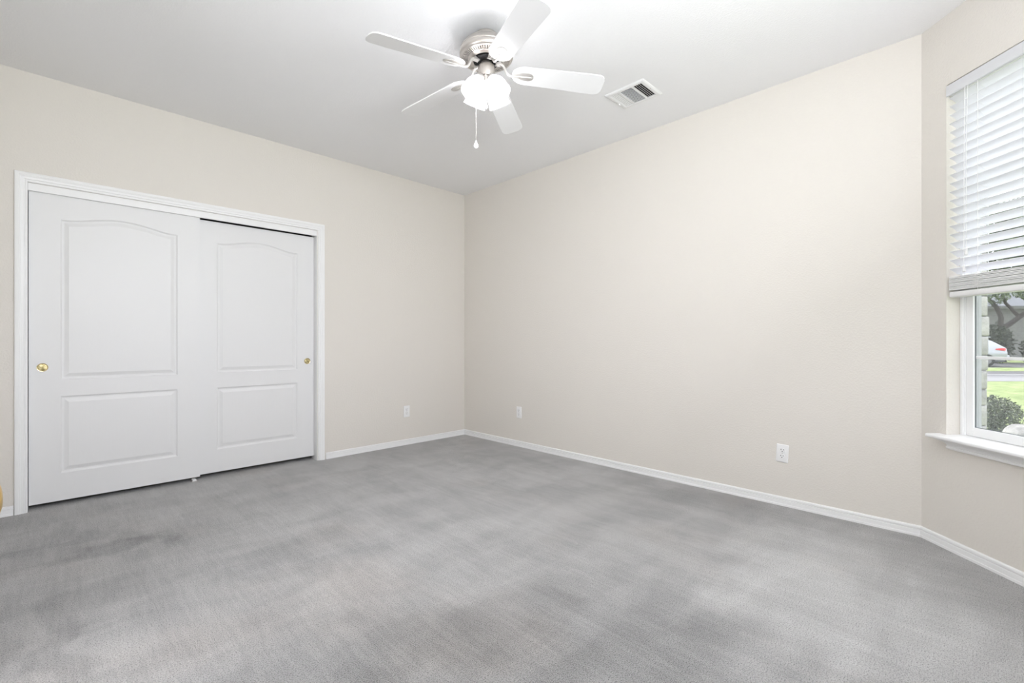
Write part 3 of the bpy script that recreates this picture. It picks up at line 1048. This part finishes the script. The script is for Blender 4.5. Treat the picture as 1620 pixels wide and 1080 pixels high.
def fl(lat, dep, z):          # offset in the fan's frame: lateral to the right, depth away
    v = RGT * lat + FWD * dep
    return Vector((v.x, v.y, Z(z)))
def chain(p0, p1, r=.0017):
    bm = NB()
    n_ = int((Vector(p1) - Vector(p0)).length / .0045)
    tube(bm, [p0, p1], r * .45, 5)
    for i in range(n_ + 1):
        q = Vector(p0).lerp(Vector(p1), i / n_)
        res = bmesh.ops.create_icosphere(bm, subdivisions=1, radius=r)
        for v in res['verts']: v.co += q
    return bm
c1 = obj('pull_chain', chain(fl(-.057, .0, 2.520), fl(-.057, .0, 2.158)), 'nickel_light', fan, True)
bm = NB()
tp = fl(-.057, 0, 2.160)
lathe(bm, [(.0005, .004), (.004, .000), (.0055, -.006), (.011, -.018), (.0135, -.027), (.011, -.035), (.005, -.040), (.0005, -.041)], 20, Matrix.Translation(tp))
pd = obj('chain_pendant', bm, 'plastic', c1, True); pd['label'] = 'white teardrop pendant'
c2 = obj('pull_chain', chain(fl(.002, -.048, 2.515), fl(.002, -.048, 2.350)), 'nickel_light', fan, True)
bm = NB()
tp = fl(.002, -.048, 2.352)
lathe(bm, [(.0005, .004), (.0025, .001), (.0035, -.010), (.0065, -.026), (.0070, -.033), (.0040, -.036), (.0030, -.041), (.0005, -.042)], 18, Matrix.Translation(tp))
pd = obj('chain_pendant', bm, 'plastic', c2, True)

# ------------------------------------------------------------------ outdoors
GZ = -.16
def od(u, d, z=0.0):          # u to the right of the viewpoint, d away from it, z above the garden
    p = CAM + RGT * u + FWD * d
    return Vector((p.x, p.y, GZ + z))
def strip(name, d0, d1, z0, z1, m, u0=-30, u1=90):
    bm = NB()
    pts = [od(u0, d0), od(u1, d0), od(u1, d1), od(u0, d1)]
    prism(bm, [(p.x, p.y) for p in pts], GZ + z0, GZ + z1)
    return tag(obj(name, bm, m), kind='structure')
strip('lawn', -12, 14.3, -.25, -.0, 'lawn')
strip('sidewalk', 14.3, 15.6, -.25, .01, 'concrete')
strip('road', 15.6, 16.9, -.25, -.02, 'asphalt')
strip('curb', 16.9, 17.5, -.25, .0, 'concrete')
strip('driveway', 17.5, 19.4, -.25, -.01, 'dark_asphalt')
strip('verge', 19.4, 21.9, -.25, .0, 'lawn')
strip('car_shade_strip', 21.9, 26.5, -.25, -.0, 'dark_asphalt')  # dark strip paints in the shade under the car and hedge
strip('garden_lawn', 26.5, 70, -.25, .0, 'lawn')

# stone pillar at the house front
pl_ = empty('stone_pillar', (0, 0, 0))
pc = od(5.12, 5.0)
pl_.location = (pc.x - .02, pc.y + .20, GZ)
tag(pl_, 'pale rough stone pillar standing just outside the window', 'pillar')
rnd = random.Random(3)
bm = NB(); z = 0.0
while z < 2.7:
    h_ = rnd.uniform(.16, .215)
    j = lambda: rnd.uniform(-.012, .012)
    vv = box(bm, (-.20 + j(), -.20 + j(), z + .005), (.20 + j(), .20 + j(), z + h_ - .005), .016, 2)
    z += h_
obj('stone_course', bm, 'stone', pl_, True, 60)
bm = NB(); box(bm, (-.17, -.17, 0), (.17, .17, z - .01)); obj('mortar_core', bm, 'concrete', pl_)

def leaf_cloud(bm, c, rad, n, size, rnd, flat=.9):
    for i in range(n):
        while True:
            p = Vector((rnd.uniform(-1, 1), rnd.uniform(-1, 1), rnd.uniform(-1, 1)))
            if .25 < p.length < 1: break
        p = Vector((p.x * rad[0], p.y * rad[1], p.z * rad[2])) + Vector(c)
        ax = Vector((rnd.gauss(0, 1), rnd.gauss(0, 1), rnd.gauss(0, 1))).normalized()
        ay = ax.orthogonal().normalized()
        ay = Matrix.Rotation(rnd.uniform(0, 6.28), 3, ax) @ ay
        nz = ax.cross(ay)
        l = size * rnd.uniform(.6, 1.3); w = l * .42
        v = [bm.verts.new(q) for q in (p, p + ax * l * .5 + ay * w * .5 + nz * w * .15, p + ax * l, p + ax * l * .5 - ay * w * .5 + nz * w * .15)]
        bm.faces.new((v[0], v[1], v[2])); bm.faces.new((v[0], v[2], v[3]))

def shrub(name, u, d, rad, n, size, m, label, cat, seed):
    rnd = random.Random(seed)
    e = empty(name, od(u, d))
    tag(e, label, cat)
    bm = NB()
    for i in range(9):
        a = rnd.uniform(0, 6.28); r = rnd.uniform(.3, .85)
        tube(bm, [(0, 0, -.02), (rad[0] * r * .5 * math.cos(a), rad[1] * r * .5 * math.sin(a), rad[2] * .8), (rad[0] * r * math.cos(a), rad[1] * r * math.sin(a), rad[2] * 1.5)], [.012, .008, .003], 6)
    obj('stem', bm, 'bark', e)
    bm = NB()
    leaf_cloud(bm, (0, 0, rad[2] * .95), rad, n, size, rnd)
    obj('foliage', bm, m, e)
    return e
shrub('garden_shrub', 6.53, 6.32, (.36, .30, .25), 3600, .042, 'leaf', 'dark leafy shrub between the stone pillar and the lawn', 'shrub', 5)

bm = NB()
rnd = random.Random(11)
vv = sphere(bm, (0, 0, .07), .22, 3, (1.1, .9, .62))
for v in vv:
    v.co += Vector((rnd.uniform(-1, 1), rnd.uniform(-1, 1), rnd.uniform(-1, 1))) * .012
    v.co.z = max(v.co.z, -.03)
bo = obj('boulder', bm, 'boulder', None, True)
bo.location = od(6.27, 5.68)
tag(bo, 'pale rounded boulder on the grass beside the shrub', 'boulder')

# car parked beyond the road
def car():
    hd = (-RGT * math.cos(.42) + FWD * math.sin(.42))
    rear = od(24.12, 23.0, .0)
    ctr = rear + hd * 2.15
    e = empty('parked_car', ctr, math.atan2(hd.y, hd.x))
    tag(e, 'silver hatchback parked beyond the road, its red tail light showing', 'car')
    # sections along x (forward): x, sill z, belt z, belt half width, roof z, roof half width
    secs = [(-2.16, .42, .72, .70, .78, .60), (-2.10, .30, .86, .80, .95, .70), (-1.95, .25, .94, .86, 1.06, .66), (-1.65, .22, .96, .88, 1.27, .64), (-1.30, .20, .96, .89, 1.42, .62),
            (-.6, .20, .94, .90, 1.47, .62), (.1, .20, .92, .90, 1.46, .62), (.55, .20, .92, .90, 1.34, .63), (1.05, .20, .92, .89, 1.02, .70), (1.6, .20, .86, .87, .92, .68), (2.0, .24, .74, .80, .80, .62), (2.15, .36, .60, .66, .64, .52)]
    rings = []
    for x, zs_, zb, wb, zr, wr in secs:
        half = [(0, zs_), (wb * .80, zs_), (wb * .97, zs_ + .12), (wb, (zs_ + zb) / 2 + .05), (wb * .97, zb), (wr + (wb - wr) * .45, zb + (zr - zb) * .5), (wr, zr - .03), (wr * .75, zr), (0, zr + .01)]
        ring = [(x, y, z) for y, z in half] + [(x, -y, z) for y, z in half[-2:0:-1]]
        rings.append(ring)
    bm = NB(); loft(bm, rings)
    obj('car_body', bm, 'carpaint', e, True, 50)
    # side windows and hatch glass sit just proud of the body
    bm = NB()
    for sg in (1, -1):
        pts = [(-1.35, .895, .98), (-.4, .905, .96), (.75, .895, .95), (.25, .69, 1.37), (-.5, .68, 1.40), (-1.15, .68, 1.37)]
        v = [bm.verts.new((x, sg * (y - .02), z)) for x, y, z in pts]; v2 = [bm.verts.new((x, sg * (y + .002), z)) for x, y, z in pts]
        bm.faces.new(v2); bm.faces.new(v)
        for i in range(6): bm.faces.new((v[i], v[(i + 1) % 6], v2[(i + 1) % 6], v2[i]))
    obj('side_window', bm, 'carglass', e)
    bm = NB()
    loft(bm, [[(-1.92, -.60, 1.085), (-1.92, .60, 1.085), (-1.90, .60, 1.06), (-1.90, -.60, 1.06)], [(-1.43, -.54, 1.385), (-1.43, .54, 1.385), (-1.41, .54, 1.36), (-1.41, -.54, 1.36)]])
    obj('rear_window', bm, 'carglass', e)
    bm = NB(); box(bm, (-1.62, -.56, 1.425), (-1.15, .56, 1.465), .012, 2); obj('spoiler', bm, 'carpaint', e, True, 40)
    for sg in (1, -1):
        bm = NB()
        loft(bm, [[(-2.135, sg * .36, .79), (-2.135, sg * .36, .89), (-2.06, sg * .36, .91), (-2.06, sg * .36, .79)],
                  [(-2.12, sg * .74, .78), (-2.11, sg * .74, .90), (-2.04, sg * .74, .92), (-2.05, sg * .74, .78)],
                  [(-1.98, sg * .872, .79), (-1.97, sg * .872, .90), (-1.90, sg * .86, .91), (-1.90, sg * .86, .79)],
                  [(-1.70, sg * .892, .83), (-1.70, sg * .890, .88), (-1.66, sg * .87, .88), (-1.66, sg * .87, .83)]])
        t_ = obj('tail_light', bm, 'taillight', e); t_['label'] = 'red tail light'
    bm = NB(); box(bm, (-2.22, -.78, .40), (-2.02, .78, .58), .05, 3); obj('bumper', bm, 'carpaint', e, True, 40)
    for x in (-1.32, 1.30):
        for sg in (1, -1):
            bm = NB()
            Mw = Matrix.Translation((x, sg * .80, .32)) @ Matrix.Rotation(PI / 2, 4, 'X')
            lathe(bm, [(.20, -.10), (.30, -.10), (.32, -.07), (.32, .07), (.30, .10), (.20, .10)], 28, Mw)
            w = obj('wheel', bm, 'tyre', e, True, 40)
            bm = NB(); lathe(bm, [(.0001, -.085), (.20, -.085), (.21, 0), (.20, .085), (.0001, .085)], 28, Mw)
            obj('rim', bm, 'asphalt', w, True, 40)
car()

# tree in the neighbour's garden
def tree():
    e = empty('garden_tree', od(29.25, 28.0, 0.0))
    tag(e, 'dark spreading tree with a forked trunk beyond the parked car', 'tree')
    bm = NB()
    def w(u, d, z): v = RGT * u + FWD * d; return (v.x, v.y, z)
    tube(bm, [w(0, 0, -.1), w(.02, 0, .9), w(.08, 0, 1.7), w(.25, 0, 2.2)], [.28, .23, .20, .18], 12)
    tube(bm, [w(.15, 0, 2.0), w(.22, 0, 2.7), w(-.05, 0, 3.3), w(-.55, .1, 3.9), w(-1.2, .2, 4.6), w(-1.9, .3, 5.6)], [.16, .12, .11, .10, .08, .04], 10)
    tube(bm, [w(.15, 0, 2.0), w(.7, 0, 2.25), w(1.2, -.1, 2.7), w(1.9, -.3, 3.3), w(2.9, -.5, 4.3), w(3.8, -.6, 5.6)], [.17, .14, .13, .12, .10, .05], 10)
    tube(bm, [w(1.2, -.1, 2.7), w(.9, .4, 3.6), w(.8, .8, 5.2)], [.10, .08, .04], 8)
    obj('trunk', bm, 'bark', e, True, 60)
    rnd = random.Random(21)
    bm = NB()
    for i in range(64):
        u = rnd.uniform(-4.5, 6.5); d = rnd.uniform(-2.0, 3); z = rnd.uniform(4.2, 9.6)
        leaf_cloud(bm, w(u, d, z), (1.2, 1.2, .8), 240, .32, rnd)
    for u, z in ((-.35, 3.75), (.15, 4.0), (-.6, 4.3), (1.9, 3.9), (2.1, 3.2), (.9, 4.3)):
        leaf_cloud(bm, w(u, -.2, z), (.55, .4, .40), 150, .17, rnd)
    obj('foliage', bm, 'tree_leaf', e)
tree()
shrub('hedge_bush', 27.6, 26.6, (1.15, .8, 1.15), 2200, .22, 'hedge', 'dark bush between the parked car and the grey house', 'bush', 8)
shrub('hedge_bush', 29.35, 26.0, (.75, .6, .80), 1500, .20, 'hedge', 'lower dark bush at the foot of the forked tree', 'bush', 9)

# neighbour's house
he = empty('neighbour_house', od(38, 36, .03))
tag(he, 'grey brick house with a low shingled roof across the road', 'house')
def hw_(u, d, z): v = RGT * u + FWD * d; return Vector((v.x, v.y, z))
bm = NB()
prism(bm, [tuple(hw_(u, d, 0)[:2]) for u, d in ((-14, 0), (12, 0), (12, 7), (-14, 7))], -.1, 3.75)
obj('wall', bm, 'house', he)
bm = NB()
prism(bm, [tuple(hw_(u, d, 0)[:2]) for u, d in ((-14.5, -.45), (12.5, -.45), (12.5, -.38), (-14.5, -.38))], 3.72, 3.95)
obj('fascia', bm, 'house', he)
bm = NB()
a = [hw_(-14.6, -.5, 3.9), hw_(12.6, -.5, 3.9), hw_(12.6, 7.5, 3.9), hw_(-14.6, 7.5, 3.9)]
r_ = [hw_(-10, 3.5, 6.2), hw_(8, 3.5, 6.2)]
va = [bm.verts.new(p) for p in a]; vr = [bm.verts.new(p) for p in r_]
bm.faces.new(va); bm.faces.new((va[0], va[1], vr[1], vr[0])); bm.faces.new((va[2], va[3], vr[0], vr[1])); bm.faces.new((va[1], va[2], vr[1])); bm.faces.new((va[3], va[0], vr[0]))
obj('roof', bm, 'roof', he)
